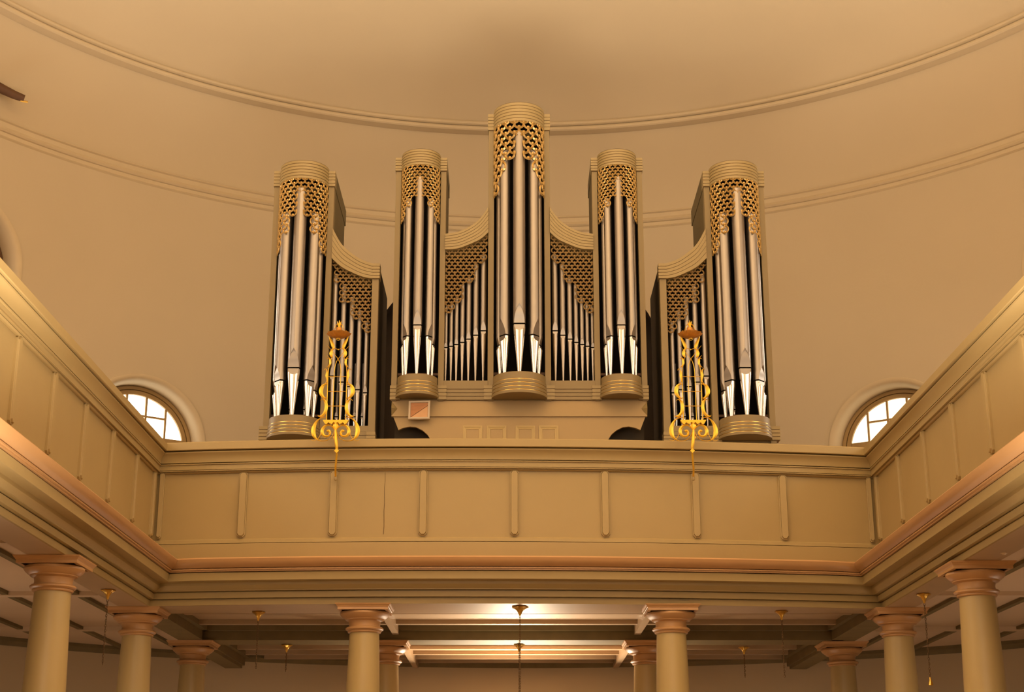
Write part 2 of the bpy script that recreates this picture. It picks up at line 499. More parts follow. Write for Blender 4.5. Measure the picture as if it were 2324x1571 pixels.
# gallery deck (its underside is the aisle ceiling)
def wall_y(x): return RY + sqrt(max(0.01, RR * RR - (x - RX) ** 2))
def deck():
    mb = MB()
    n = 100
    xs = sorted([-12.0 + i * 24.6 / n for i in range(n + 1)] + [XL - .2, XR_ + .2, XL - .19, XR_ + .19])
    for a, b in zip(xs, xs[1:]):
        if b - a < 1e-5: continue
        f = lambda x: front_y(x) + .3 if XL - .195 < (a + b) / 2 < XR_ + .195 else YG0
        A = [(a, f(a)), (b, f(b)), (b, wall_y(b)), (a, wall_y(a))]
        mb.face(*[mb.vert(x, y, 3.20) for x, y in reversed(A)])
        mb.face(*[mb.vert(x, y, 3.38) for x, y in A])
    mb.box(-12.0, XL - .2, YG0 - .02, YG0, 3.2, 3.38); mb.box(XR_ + .2, 12.6, YG0 - .02, YG0, 3.2, 3.38)
    return mb.build('ceiling_gallery', M['aisle'])
DK = tag(deck(), 'ceiling under the galleries, also their floor', None, None, 'structure')

# beams, boards and battens hung under that ceiling (all parts of it)
def part(name, mat, x0, x1, y0, y1, h0, h1, **k):
    mb = MB(); mb.box(x0, x1, y0, y1, h0, h1); return mb.build(name, M[mat], DK, **k)
part_y=None
COLX = (-5.27, -2.06, 2.21, 5.45)
# main cross beam on the inner columns
part('cross_beam', 'beam', COLX[0], COLX[3], 25.72, 26.42, 2.955, 3.20)
part('cross_beam', 'beam', COLX[0], COLX[3], 25.60, 26.42, 3.10, 3.20)
for x in (COLX[0], COLX[3]):
    part('side_beam', 'beam', x - .2, x + .2, 22.0, wall_y(x) - .25, 2.955, 3.20)
    part('side_beam', 'beam', x - .16, x + .16, 26.5, wall_y(x) - .3, 2.90, 2.96)
    part('side_beam', 'beam', x - .28, x + .28, 22.0, wall_y(x) - .2, 3.10, 3.20)
for x in (COLX[1], COLX[2]):
    sg = 1 if x < 0 else -1
    for y0, y1 in ((22.0, 25.6), (26.42, wall_y(x) - .1)):
        mb = MB(); cx_ = x + sg * .16
        mb.box(cx_ - .05, cx_ + .05, y0, y1, 3.03, 3.20)
        mb.build('batten', M['soffit'], DK)
mb = MB(); n = 24; rows = []
for i in range(n + 1):
    x = XL - .1 + (XR_ - XL + .2) * i / n
    rows.append([(x, front_y(x) + .38, 2.953), (x, 22.42, 2.953), (x, 22.42, 3.20), (x, front_y(x) + .38, 3.20)])
mb.grid(rows, close_v=True)
mb.build('front_beam', M['soffit'], DK)
def joist(y, d=.12, drop=.085):
    x0 = -(sqrt(max(0, (RR - .05) ** 2 - (y + d - RY) ** 2))) + RX
    x1 = -x0 + 2 * RX
    a, b = max(x0, COLX[0] + .2), min(x1, COLX[3] - .2)
    if b - a < .5: return
    mb = MB()
    mb.prism_xy([(a, y), (b, y), (b, y + d), (a, y + d)], 3.20 - drop, 3.20)
    mb.build('joist', M['soffit'], DK)
for y in (23.7, 24.9): joist(y)
for y in (27.5, 28.5, 29.4, 30.2, 30.9): joist(y)
# ceiling boards: a slightly different paint between the beams
mb = MB()
n = 30
for i in range(n):
    a = COLX[0] + (COLX[3] - COLX[0]) * i / n; b = COLX[0] + (COLX[3] - COLX[0]) * (i + 1) / n
    mb.face(*[mb.vert(x, y, 3.185) for x, y in ((a, wall_y(a) - .01), (b, wall_y(b) - .01), (b, front_y(b) + .32), (a, front_y(a) + .32))])
mb.build('ceiling_boards', M['soffit'], DK)
# aisle battens
for sg in (-1, 1):
    for x in (6.15, 7.15, 8.15, 9.2, 10.3):
        xx = RX + sg * (x + (.3 if sg < 0 else .0)) + (0 if sg < 0 else -.05)
        part('batten', 'beam', xx - .045, xx + .045, YG0, wall_y(xx) - .1, 3.15, 3.20)
    for y in (13.6, 17.8, 22.0, 26.0):
        e = RX + sg * (sqrt(RR * RR - max(0, y - RY) ** 2) - .05)
        i = COLX[0] - .2 if sg < 0 else COLX[3] + .2
        part('batten', 'aisle', min(e, i), max(e, i), y - .09, y + .09, 3.14, 3.20)
# moulding where that ceiling meets the wall
mb = MB(); rows = []
for i in range(81):
    s = -16 + 32 * i / 80
    rows.append([(*plan(s, d), h) for d, h in ((.0, 3.06), (.03, 3.06), (.05, 3.10), (.09, 3.14), (.09, 3.20))])
mb.grid(rows)
tag(mb.build('trim_3', M['beam'], smooth=30), 'dark moulding where the gallery ceiling meets the wall', None, None, 'structure')

# ---------------------------------------------------------------- columns
SHAFT = [(-1.6, .30), (-1.45, .30)] + [(-1.4 + i * (2.59 + 1.4) / 20, .275 - (.275 - .203) * ((i / 20) ** 2.0)) for i in range(21)]
def column(x, y, label, group=None):
    c = empty('column', x, y, H_FLOOR)
    tag(c, label, 'column', 'painted columns carrying the galleries')
    mb = MB(); mb.lathe(x, y, [(r, h) for h, r in SHAFT], 40); mb.build('shaft', M['column'], c, smooth=40)
    mb = MB(); mb.lathe(x, y, [(.30, -1.6), (.36, -1.6), (.38, -1.52), (.36, -1.45), (.30, -1.42), (.28, -1.38), (.26, -1.35)], 40)
    mb.build('base', M['peach'], c, smooth=40)
    P = [(.20, 2.575), (.225, 2.58), (.232, 2.59), (.228, 2.605), (.245, 2.61), (.262, 2.625), (.262, 2.64), (.245, 2.655), (.218, 2.66), (.214, 2.70), (.222, 2.735), (.245, 2.75),
         (.265, 2.752), (.27, 2.765), (.282, 2.77), (.30, 2.785), (.325, 2.805), (.342, 2.83), (.338, 2.855), (.315, 2.87), (.2, 2.87)]
    mb = MB(); mb.lathe(x, y, P, 40); mb.build('capital', M['peach'], c, smooth=35)
    mb = MB()
    rows = []
    for w, h in ((.30, 2.865), (.345, 2.865), (.345, 2.90), (.352, 2.905), (.36, 2.92), (.375, 2.935), (.38, 2.95), (.30, 2.95)):
        rows.append([(x - w, y - w, h), (x + w, y - w, h), (x + w, y + w, h), (x - w, y + w, h)])
    mb.grid(rows, close_v=True)
    mb.build('abacus', M['peach'], c)
    mb = MB(); mb.box(x - .27, x + .27, y - .27, y + .27, 2.945, 2.951); mb.build('cap_shim', M['dark'], c)
column(-5.25, 17.75, 'thick foreground column at the far left of the picture')
column(-5.27, 22.0, 'left column under the gallery corner, second from the left edge')
column(-5.28, 26.02, 'small inner column at left behind the gallery corner column')
column(-2.04, 21.64, 'centre-left column under the far gallery front')
column(2.21, 21.72, 'centre-right column under the far gallery front')
column(-2.08, 26.02, 'inner column half hidden behind the centre-left column')
column(2.22, 26.02, 'inner column half hidden behind the centre-right column')
column(5.50, 26.2, 'small inner column at right behind the gallery corner column')
column(5.45, 22.1, 'right column under the gallery corner, second from the right edge')
column(5.43, 18.15, 'thick foreground column at the far right of the picture')

# ---------------------------------------------------------------- organ
X0 = .117          # centre line of the organ
YO = 23.8          # plane of the case fronts

def pipe(par, cx, cy, r, h_tip, h_slit, leaf, h_top, ang=0., foot='tin_foot'):
    """one flue pipe: body with pressed-in leaf and mouth, cone foot"""
    d = (sin(ang), -cos(ang)); t = (cos(ang), sin(ang))
    A = radians(57)
    n_f, n_b = 6, 18
    def ring(h, rr, am, push=0., D=None):
        P = []
        if D is None: D = rr * cos(am)
        def pt(u, w): P.append((cx + t[0] * u + d[0] * w, cy + t[1] * u + d[1] * w, h))
        pt(rr * sin(-am), rr * cos(am))
        for i in range(n_f + 1):
            pt(rr * sin(-am + 2 * am * i / n_f), D - push)
        pt(rr * sin(am), rr * cos(am))
        for i in range(1, n_b):
            a = am + (2 * pi - 2 * am) * i / n_b
            pt(rr * sin(a), rr * cos(a))
        return P
    sl = max(.022, r * .26)
    body = MB()
    top = h_slit + sl
    rows = [ring(h_top, r, .02), ring(h_slit + leaf + .001, r, .02)]
    for k in range(1, 9):
        f = k / 8
        am = A * (1 - (1 - f) ** 1.75) + .001
        rows.append(ring(top + (leaf - sl) * (1 - f), r, am, 0., min(r * cos(am), r * (.82 - .14 * f))))
    body.grid(rows, close_v=True)
    body.cap([body.vert(*p) for p in ring(h_top, r, .02)])
    # the dark slit
    body.cur = 1
    body.grid([ring(top, r, A), ring(top, r * .995, A, r * .22), ring(h_slit, r * .995, A, r * .22), ring(h_slit, r, A)], close_v=True)
    body.cur = 0
    o = body.build('organ_pipe', [M['tin'], M['dark']], par, smooth=32)
    # foot with lower lip
    ft = MB()
    lip = r * 1.05
    rt = max(.012, r * .27)
    L = h_slit - h_tip
    rows = []
    for k in range(0, 9):
        f = k / 8
        am = A * sqrt(max(0, 1 - f * f)) + .001
        h = h_slit - lip * f
        rows.append(ring(h, r + (rt - r) * (h_slit - h) / L * .55, am, 0., r * .60 if f < .9 else None))
    hl = h_slit - lip
    rl = r + (rt - r) * lip / L * .55
    for k in range(1, 7):
        f = k / 6
        rows.append(ring(hl + (h_tip - hl) * f, rl + (rt - rl) * f, .001))
    ft.grid(rows, close_v=True, matf=lambda i, j: 1 if (i < 8 and j <= n_f + 1) else 0)
    ft.build('pipe_foot', [M[foot], M['tin']], o, smooth=32)
    return o

def bands(mb, n, h0, h1, gap):
    """n equal bands between h0 and h1 with a groove between each: [(lo, hi)...]"""
    st = (h1 - h0) / n
    return [(h0 + i * st + gap / 2, h0 + (i + 1) * st - gap / 2) for i in range(n)]

def half_disc(cx, cy, r, n=28):
    return [(cx - r * cos(pi * i / n), cy - r * sin(pi * i / n)) for i in range(n + 1)]

def drum(par, name, cx, r, h0, h1, n, side_w, plain=0., gilt=False, top_open=False):
    """banded half-round cap or pedestal with its banded side blocks"""
    mb = MB()
    st = (h1 - h0 - plain) / n
    taper = .0
    for i in range(n):
        a = h0 + i * st; b = a + st
        g = .009
        rr = r + (.02 if gilt else .0) - (i * .004 if gilt else 0)
        prof = [(rr - .012, a), (rr, a + .004), (rr, b - g), (rr - .008, b - g)]
        mb.cur = 0
        rows = [[(cx - q * cos(pi * k / 28), YO - q * sin(pi * k / 28), h) for k in range(29)] for q, h in prof]
        mb.grid(rows)
        # groove / gilded bead
        mb.cur = 1
        q = rr - .010
        mb.grid([[(cx - q * cos(pi * k / 28), YO - q * sin(pi * k / 28), h) for k in range(29)] for h in (b - g - .001, b + .001)])
    mb.cur = 0
    if plain:
        q = r - .005
        mb.grid([[(cx - q * cos(pi * k / 28), YO - q * sin(pi * k / 28), h) for k in range(29)] for h in (h1 - plain, h1)])
    rr = r + (.02 if gilt else 0)
    P = half_disc(cx, YO, rr - .01)
    mb.face(*[mb.vert(x, y, h0 + .001) for x, y in P])
    mb.face(*[mb.vert(x, y, h1) for x, y in reversed(half_disc(cx, YO, r - .006))])
    return mb.build(name, [M['organ'] if gilt else M['cap'], M['gild'] if gilt else M['groove']], par, smooth=30)

def side_blocks(par, xa, xb, h0, h1, n, y0, y1, mat='cap'):
    """stack of thin boards with grooves between, from xa to xb"""
    mb = MB()
    st = (h1 - h0) / n
    for i in range(n):
        mb.cur = 0
        mb.box(xa, xb, y0, y1, h0 + i * st + .005, h0 + (i + 1) * st - .005)
    mb.cur = 1
    e = .012
    mb.box(min(xa, xb) + e, max(xa, xb) - e, y0 + e, y1 - e, h0 + .002, h1 - .002)
    return mb.build('banded_block', [M[mat], M['groove']], par)

def arc_strip(mb, f, pts, w, th):
    """pts list of (u,h) along an arc; f maps (u,h,out)->xyz"""
    N = len(pts); rows = []
    for i in range(N):
        u0, h0 = pts[max(i - 1, 0)]; u1, h1 = pts[min(i + 1, N - 1)]
        du, dh = u1 - u0, h1 - h0; L = sqrt(du * du + dh * dh) or 1
        nu, nh = -dh / L * w / 2, du / L * w / 2
        u, h = pts[i]
        rows.append([f(u + nu, h + nh, -th * .2), f(u, h, th), f(u - nu, h - nh, -th * .2), f(u, h, -th)])
    ids = mb.grid(rows, close_v=True)
    mb.cap(ids[0]); mb.cap(ids[-1], True)

def lattice(par, f, w, sp, u_max, h_top, bottom, mat, clip=None, u_off=0., umin=None, umax=None, topf=None):
    """fish-scale lattice; bottom(u, half_row)-> lowest allowed h of a scale's foot"""
    mb = MB()
    r = w / 2
    row = 0
    lo = umin if umin is not None else -u_max
    hi = umax if umax is not None else u_max
    h = h_top
    knobs = []
    while h > 5.5:
        off = (.5 if row % 2 == 0 else 0.) * w + u_off
        k0 = int(math.floor((lo - off) / w)) - 1
        any_ = False
        for k in range(k0, k0 + int((hi - lo) / w) + 4):
            c = off + k * w
            if c < lo - r * .9 or c > hi + r * .9: continue
            foot = h - r
            if foot < bottom(c) - .001: continue
            any_ = True
            def there(uu, hh):
                ft_ = hh - r
                return lo - r * .9 <= uu <= hi + r * .9 and ft_ >= bottom(uu) - .001 and (clip is None or clip(uu, ft_)) and (topf is None or ft_ < topf(uu)) and hh <= h_top + .001
            def up(sg):
                if row == 0 or there(c + sg * r, h + sp): return [(c + sg * r, h + sp * .25)]
                return [(c + sg * r * cos(radians(a_)), h + r * sin(radians(a_))) for a_ in (18, 36, 54, 70)]
            P = list(reversed(up(-1))) + [(c - r * cos(pi * i / 10), h - r * sin(pi * i / 10) * .98) for i in range(11)] + up(1)
            last = (foot - 2 * sp) < bottom(c) - .001
            seg = []
            for (u, hh) in P:
                ok = lo <= u <= hi and (clip is None or clip(u, hh)) and (topf is None or hh < topf(u))
                if ok: seg.append((u, hh))
                else:
                    if len(seg) > 1: arc_strip(mb, f, seg, w * .235, w * .10)
                    seg = []
            if len(seg) > 1: arc_strip(mb, f, seg, w * .24, w * .11)
            if lo < c < hi and (clip is None or clip(c, foot)) and (topf is None or foot + .5 * r < topf(c)):
                arc_strip(mb, f, [(c, foot - .02 * w), (c, foot + .27 * w)], w * .30, w * .09)
                # little point hanging from the scale above
        row += 1
        h -= sp
    return mb.build('lattice', M[mat], par)

def tower(par, cx, hw, r, pw, cap0, cap1, ped0, ped1, post0, depth, w, sp, h_steps, pipes, ncap=6, inner=True):
    """half-round pipe tower. hw half width over the posts, pw post width, h_steps [(k, h)...] lattice feet"""
    # posts
    for sg in (-1, 1):
        mb = MB(); a, b = cx + sg * hw, cx + sg * (hw - pw)
        mb.box(a, b, YO, YO + .16, post0, cap0 + .01)
        mb.build('post', M['organ'], par, bevel=.004)
    drum(par, 'tower_cap', cx, r, cap0, cap1, ncap, 0)
    for sg in (-1, 1):
        side_blocks(par, cx + sg * (hw + .012), cx + sg * (r - .06), cap0 + .01, cap1 - .03, ncap - 1, YO - .03, YO + .17)
    # roof box running back
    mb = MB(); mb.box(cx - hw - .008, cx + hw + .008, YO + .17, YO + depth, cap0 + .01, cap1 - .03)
    mb.build('tower_roof', M['organ_shade'], par)
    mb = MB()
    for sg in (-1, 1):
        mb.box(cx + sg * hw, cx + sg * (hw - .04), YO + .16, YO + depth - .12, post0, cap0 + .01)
    mb.build('side_panel', M['organ_shade'], par)
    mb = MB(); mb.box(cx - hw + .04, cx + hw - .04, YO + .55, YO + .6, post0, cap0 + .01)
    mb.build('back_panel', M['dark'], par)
    # dark boards under the cap closing the half round behind the lattice
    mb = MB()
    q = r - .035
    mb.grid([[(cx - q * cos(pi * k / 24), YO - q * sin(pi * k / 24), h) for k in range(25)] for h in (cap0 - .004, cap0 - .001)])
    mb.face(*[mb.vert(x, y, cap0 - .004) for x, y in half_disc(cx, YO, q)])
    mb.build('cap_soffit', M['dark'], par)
    drum(par, 'pedestal', cx, r, ped0, ped1, 4, 0, plain=(ped1 - ped0) * .33, gilt=True)
    # lattice
    R = r - .012
    f = lambda u, h, o: (cx + (R + o) * sin(u / R), YO - (R + o) * cos(u / R), h)
    umax = R * pi / 2 * .98
    def bot(u):
        k = abs(u) / w
        for kk, hh in h_steps:
            if k <= kk: return hh
        return h_steps[-1][1]
    h0c = h_steps[0][1]
    clip = lambda u, h: h > h0c - .03 or abs(u) > w * .36
    lattice(par, f, w, sp, umax, cap0 + w * .30, bot, 'lattice', clip, topf=lambda u: cap0 + .01)
    for (px, py, pr, ht, hs, lf, hp, an) in pipes:
        pipe(par, cx + px, YO + py, pr, ht, hs, lf, hp, an)
        if px: pipe(par, cx - px, YO + py, pr, ht, hs, lf, hp, -an)
    # rail and small rank of pipes inside
    mb = MB(); mb.box(cx - hw + .05, cx + hw - .05, YO + .14, YO + .19, ped1 + .10, ped1 + .14)
    mb.build('rack_board', M['brown'], par)

def field(par, xa, xb, outer, inner, h_base, steps, pipes, w, sp, u_off, depth, n_band=6, endblk=None, back=True):
    """flat pipe field with swept cornice. outer / inner: tables (x,h)"""
    x0, x1 = min(xa, xb), max(xa, xb)
    N = 24
    o_t = sorted(outer); i_t = sorted(inner)
    o_s = sorted(catmull(outer, 6)); i_s = sorted(catmull(inner, 6))
    mb = MB()
    y0, y1 = YO - .03, YO + depth * .75
    for b in range(n_band):
        f0, f1 = b / n_band, (b + 1) / n_band
        rows = []
        for i in range(N + 1):
            x = x0 + (x1 - x0) * i / N
            ho, hi = interp(o_s, x), interp(i_s, x)
            g = .0035
            a, c = hi + (ho - hi) * f0 + g, hi + (ho - hi) * f1 - g
            yy = y0
            rows.append([(x, yy, a), (x, yy, c), (x, y1, c), (x, y1, a)])
        mb.cur = 0
        ids = mb.grid(rows, close_v=True); mb.cap(ids[0]); mb.cap(ids[-1], True)
    mb.cur = 1
    rows = []
    for i in range(N + 1):
        x = x0 + (x1 - x0) * i / N
        ho, hi = interp(o_s, x), interp(i_s, x)
        rows.append([(x, y0 + .014, hi + .004), (x, y0 + .014, ho - .004), (x, y1, ho - .004), (x, y1, hi + .004)])
    mb.grid(rows, close_v=True)
    mb.build('swept_cornice', [M['cap'], M['groove']], par, smooth=30)
    mb = MB(); rows = []
    for i in range(N + 1):
        x = x0 + (x1 - x0) * i / N
        rows.append([(x, YO + .5, h_base), (x, YO + .5, interp(i_s, x) + .06)])
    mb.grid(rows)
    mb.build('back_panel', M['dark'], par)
    st = steps
    def bot(u):
        for xx, hh in st:
            if u <= xx: return hh
        return st[-1][1]
    f = lambda u, h, o: (u, YO + .045 - o, h)
    top = max(interp(i_s, x0), interp(i_s, x1))
    lattice(par, f, w, sp, 0, top, bot, 'lattice_tan', None, u_off, x0 + .008, x1 - .008, topf=lambda u: interp(i_s, u) + .02)
    for (px, pr, hs, lf, hp) in pipes:
        pipe(par, px * 1.0055, YO + .13, pr, h_base + .0, hs * 1.0055, lf, hp, 0, 'tin_soft')

def mir(x): return 2 * X0 - x

# ---- great case
org = empty('pipe_organ', X0, YO + .5, 3.3)
tag(org, 'large central pipe organ case with three towers and mirror-set flat fields', 'organ', 'organ cases on the far gallery')
tower(org, X0, .508, .425, .095, 11.19, 11.53, 6.52, 6.87, 6.5, 1.15, .16, .0915, [(.3, 10.95), (1.6, 10.44), (2.6, 10.19), (9, 9.93)],
      [(0, -.315, .1, 6.86, 7.66, .345, 11.02, 0), (.235, -.215, .088, 6.86, 7.50, .29, 10.72, radians(48)), (.31, -.06, .062, 6.86, 7.38, .22, 10.25, radians(72))])
for sg in (-1, 1):
    c = X0 + sg * 1.628
    tower(org, c, .418, .325, .09, 10.45, 10.73, 6.53, 6.86, 6.5, 1.15, .094, .054, [(.4, 10.21), (1.6, 9.87), (3.3, 9.68), (9, 9.48)],
          [(0, -.245, .073, 6.86, 7.665, .265, 10.24, 0), (.178, -.17, .064, 6.86, 7.50, .22, 9.88, radians(48)), (.232, -.05, .045, 6.86, 7.40, .16, 9.6, radians(72))])
    T = lambda L: [((x if sg < 0 else mir(x)), h) for x, h in L]
    outer = T([(-.39, 9.82), (-.52, 9.62), (-.68, 9.48), (-.88, 9.38), (-1.10, 9.34)])
    inner = T([(-.39, 9.36), (-.52, 9.24), (-.72, 9.14), (-.90, 9.075), (-1.10, 9.06)])
    if sg < 0: steps = [(-.98, 7.94), (-.80, 8.13), (-.62, 8.47), (-.585, 8.67), (-.455, 8.81), (0, 9.1)]
    else: steps = [(mir(-.455) - .0, 9.1), (mir(-.585), 8.81), (mir(-.62), 8.67), (mir(-.80), 8.47), (mir(-.98), 8.13), (9, 7.94)]
    P = [(-1.065, .031, 7.37, .10, 8.12), (-.98, .032, 7.39, .115, 8.20), (-.895, .035, 7.42, .125, 8.30), (-.80, .037, 7.455, .14, 8.50), (-.70, .041, 7.51, .155, 8.62), (-.585, .045, 7.575, .16, 8.86), (-.462, .049, 7.65, .185, 9.02)]
    field(org, (-1.10 if sg < 0 else mir(-1.10)), (-.39 if sg < 0 else mir(-.39)), outer, inner, 6.83, steps,
          [((x if sg < 0 else mir(x)), r, h, l, t) for x, r, h, l, t in P], .0945, .0575, (-1.03 if sg < 0 else mir(-1.03)), 1.1)
# banded base between the pedestals
mb = MB()
L, Rr = X0 - 2.055, X0 + 2.055
for sg in (-1, 1):
    side_blocks(org, X0 + sg * 2.06, X0 + sg * 1.90, 6.51, 6.75, 4, YO - .03, YO + .2)
    side_blocks(org, X0 + sg * 1.31, X0 + sg * 1.16, 6.51, 6.75, 4, YO - .03, YO + .2)
    side_blocks(org, X0 + sg * .565, X0 + sg * .40, 6.51, 6.75, 4, YO - .03, YO + .2)
    side_blocks(org, X0 + sg * 1.17, X0 + sg * .55, 6.51, 6.75, 4, YO - .008, YO + .2, 'organ')
    mb = MB(); mb.box(X0 + sg * 1.21, X0 + sg * .50, YO - .0, YO + .4, 6.745, 6.835); mb.build('base_rail', M['organ'], org)
# tower floor behind the pedestals
mb = MB(); mb.box(L + .02, Rr - .02, YO + .02, YO + .55, 6.51, 6.74); mb.build('base_board', M['organ'], org)
# lower case: plain frieze, shaped front with arched cut-outs
mb = MB(); mb.box(X0 - 2.03, X0 + 2.03, YO + .02, YO + .1, 6.25, 6.512)
fz = mb.build('frieze_board', M['organ_lightened'], org)
for sg in (-1, 1):
    mb = MB()
    x = X0 + sg * 2.03
    a = [(x, YO + .015, 6.49), (x - sg * .09, YO + .015, 6.375), (x, YO + .015, 6.26)]
    b = (x + sg * .0, YO - .045, 6.375)
    i = [mb.vert(*p) for p in a + [b]]
    for q in ((0, 1, 3), (1, 2, 3), (0, 3, 2), (0, 2, 1)): mb.face(*[i[k] for k in q])
    mb.build('corner_bracket', M['cap'], org)
ARC = [(-1.80, 6.035), (-1.72, 6.07), (-1.62, 6.09), (-1.52, 6.08), (-1.42, 6.03), (-1.34, 5.96), (-1.27, 5.85), (-1.21, 5.7), (-1.18, 5.5), (-1.18, 3.3)]
left = [(-1.885, 6.25), (-1.80, 6.035)] + ARC[1:]
poly = left + [(mir(x), h) for x, h in reversed(left)]
mb = MB(); mb.prism_xz(list(reversed(poly)), YO + .05, YO + .11)
mb.build('lower_front', M['organ_lightened'], org)
mb = MB()
for sg in (-1, 1): mb.box(X0 + sg * 1.36, X0 + sg * 1.30, YO + .12, YO + 1.1, 3.3, 6.5)
mb.box(X0 - 2.0, X0 + 2.0, YO + .9, YO + 1.1, 3.3, 6.75)
mb.build('lower_back', M['brown'], org)
mb = MB(); mb.box(X0 - 2.0, X0 + 2.0, YO + .35, YO + .42, 3.3, 6.51); mb.build('inner_wall', M['deep_shade'], org)
for x in (-.625, -.245, .21, .58):
    x += .0
    xa, xb = x - .155, x + .155
    mb = MB()
    o = [(xa, 6.10), (xb, 6.10), (xb, 5.72), (xa, 5.72)]
    def rect(e, y): return [(xa + e, y, 6.10 - e), (xb - e, y, 6.10 - e), (xb - e, y, 5.72 + e), (xa + e, y, 5.72 + e)]
    mb.grid([rect(0, YO + .055), rect(0, YO + .038), rect(.012, YO + .036), rect(.045, YO + .046), rect(.055, YO + .042), rect(.06, YO + .055)], close_v=True)
    mb.build('panel_moulding', M['panel_paint'], org)

# ---- pedal cases left and right
for sg in (-1, 1):
    Fx = (lambda x: x) if sg < 0 else mir
    cx = Fx(-3.447)
    pc = empty('pipe_organ', cx + (-sg) * .4, YO + .8, 3.3)
    tag(pc, ('left-hand' if sg < 0 else 'right-hand') + ' separate organ case with one tall tower and a lower wing towards the middle', 'organ', 'organ cases on the far gallery')
    tower(pc, cx, .497, .405, .095, 10.17, 10.49, 5.85, 6.17, 5.6, 1.75, .12, .070, [(.4, 9.93), (1.55, 9.47), (3.2, 9.20), (9, 8.95)],
          [(0, -.30, .102, 6.16, 6.93, .33, 10.0, 0), (.228, -.205, .09, 6.16, 6.75, .27, 9.60, radians(48)), (.30, -.055, .062, 6.16, 6.63, .2, 9.25, radians(72))])
    T = lambda L: [(Fx(x), h) for x, h in L]
    outer = T([(-2.95, 9.44), (-2.84, 9.23), (-2.73, 9.09), (-2.5, 8.91), (-2.28, 8.82)])
    inner = T([(-2.95, 8.91), (-2.79, 8.76), (-2.6, 8.655), (-2.42, 8.58), (-2.28, 8.555)])
    if sg < 0: steps = [(-2.90, 8.78), (-2.765, 8.51), (-2.585, 8.14), (-2.40, 7.83), (9, 7.65)]
    else: steps = [(Fx(-2.40), 7.65), (Fx(-2.585), 7.83), (Fx(-2.765), 8.14), (Fx(-2.90), 8.51), (9, 8.78)]
    P = [(-2.875, .047, 6.89, .195, 8.68), (-2.73, .045, 6.79, .19, 8.50), (-2.595, .043, 6.715, .18, 8.28), (-2.465, .041, 6.665, .165, 8.05), (-2.345, .038, 6.615, .15, 7.85)]
    field(pc, Fx(-2.95), Fx(-2.28), outer, inner, 6.09, steps, [(Fx(x) / 1.0055 * 1.0035, r, h, l, t) for x, r, h, l, t in P], .0945, .0575, Fx(-2.335), 1.75, n_band=5)
    side_blocks(pc, Fx(-2.285), Fx(-2.155), 8.555, 8.82, 5, YO - .035, YO + .17)
    mb = MB(); mb.box(Fx(-2.28), Fx(-2.17), YO, YO + .16, 5.6, 8.56); mb.build('post', M['organ'], pc, bevel=.004)
    mb = MB(); mb.box(Fx(-2.17), Fx(-2.20), YO + .16, YO + 1.7, 3.3, 8.8); mb.build('side_panel', M['deep_shade'], pc)
    mb = MB(); mb.box(Fx(-2.95), Fx(-2.28), YO, YO + .4, 5.99, 6.09); mb.build('base_rail', M['organ'], pc)
    side_blocks(pc, Fx(-2.96), Fx(-2.29), 5.75, 5.99, 4, YO - .008, YO + .2, 'organ')
    side_blocks(pc, Fx(-2.30), Fx(-2.16), 5.75, 5.99, 4, YO - .03, YO + .2)
    side_blocks(pc, Fx(-3.08), Fx(-2.93), 5.75, 5.99, 4, YO - .03, YO + .2)
    side_blocks(pc, Fx(-4.0), Fx(-3.80), 5.85, 6.08, 4, YO - .03, YO + .2)
    mb = MB(); mb.box(Fx(-3.93), Fx(-2.2), YO + .05, YO + .12, 3.3, 5.86); mb.build('lower_front', M['organ'], pc)
    mb = MB(); mb.box(Fx(-3.90), Fx(-2.22), YO + .2, YO + .5, 5.6, 6.0); mb.build('base_board', M['organ'], pc)
    # second rank seen low between the front feet
    for k, x in enumerate((-2.82, -2.66, -2.53, -2.40, -3.33, -3.56)):
        pipe(pc, Fx(x), YO + .3, .03, 6.02 if k < 4 else 6.18, 6.30 if k < 4 else 6.42, .1, 7.2, 0)
# ---- end

# mirror hung on the organ frieze, its two-tone reflection painted as flat colour
fb = empty('framed_mirror', -1.47, YO - .06, 6.32)
tag(fb, 'small pale-framed mirror with a painted orange reflection on the organ frieze, under the left tower', 'mirror')
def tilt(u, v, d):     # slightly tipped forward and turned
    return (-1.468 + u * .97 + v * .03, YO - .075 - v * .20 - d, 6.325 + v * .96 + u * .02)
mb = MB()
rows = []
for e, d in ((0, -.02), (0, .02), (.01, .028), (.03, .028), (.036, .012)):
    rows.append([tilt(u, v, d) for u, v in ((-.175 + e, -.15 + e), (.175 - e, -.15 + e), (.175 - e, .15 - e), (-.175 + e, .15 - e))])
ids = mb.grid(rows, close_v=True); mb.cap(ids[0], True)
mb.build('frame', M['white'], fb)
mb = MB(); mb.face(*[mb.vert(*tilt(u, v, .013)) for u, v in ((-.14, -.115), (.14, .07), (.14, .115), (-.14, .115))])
mb.build('reflection_upper', M['wood'], fb)  # 'wood' holds the orange reflection paint
M['reflection_pale'] = paint('pale orange reflection paint', (.78, .42, .20, 1), .5, vary=.2, scale=5)
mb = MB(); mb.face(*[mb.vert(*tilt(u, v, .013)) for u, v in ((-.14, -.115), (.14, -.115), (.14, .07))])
tag(mb.build('reflection_lower', M['reflection_pale'], fb), 'paler orange lower triangle of the painted reflection')
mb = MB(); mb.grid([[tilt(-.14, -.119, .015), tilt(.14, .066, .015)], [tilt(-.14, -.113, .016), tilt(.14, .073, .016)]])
mb.build('reflection_line', M['brown'], fb)


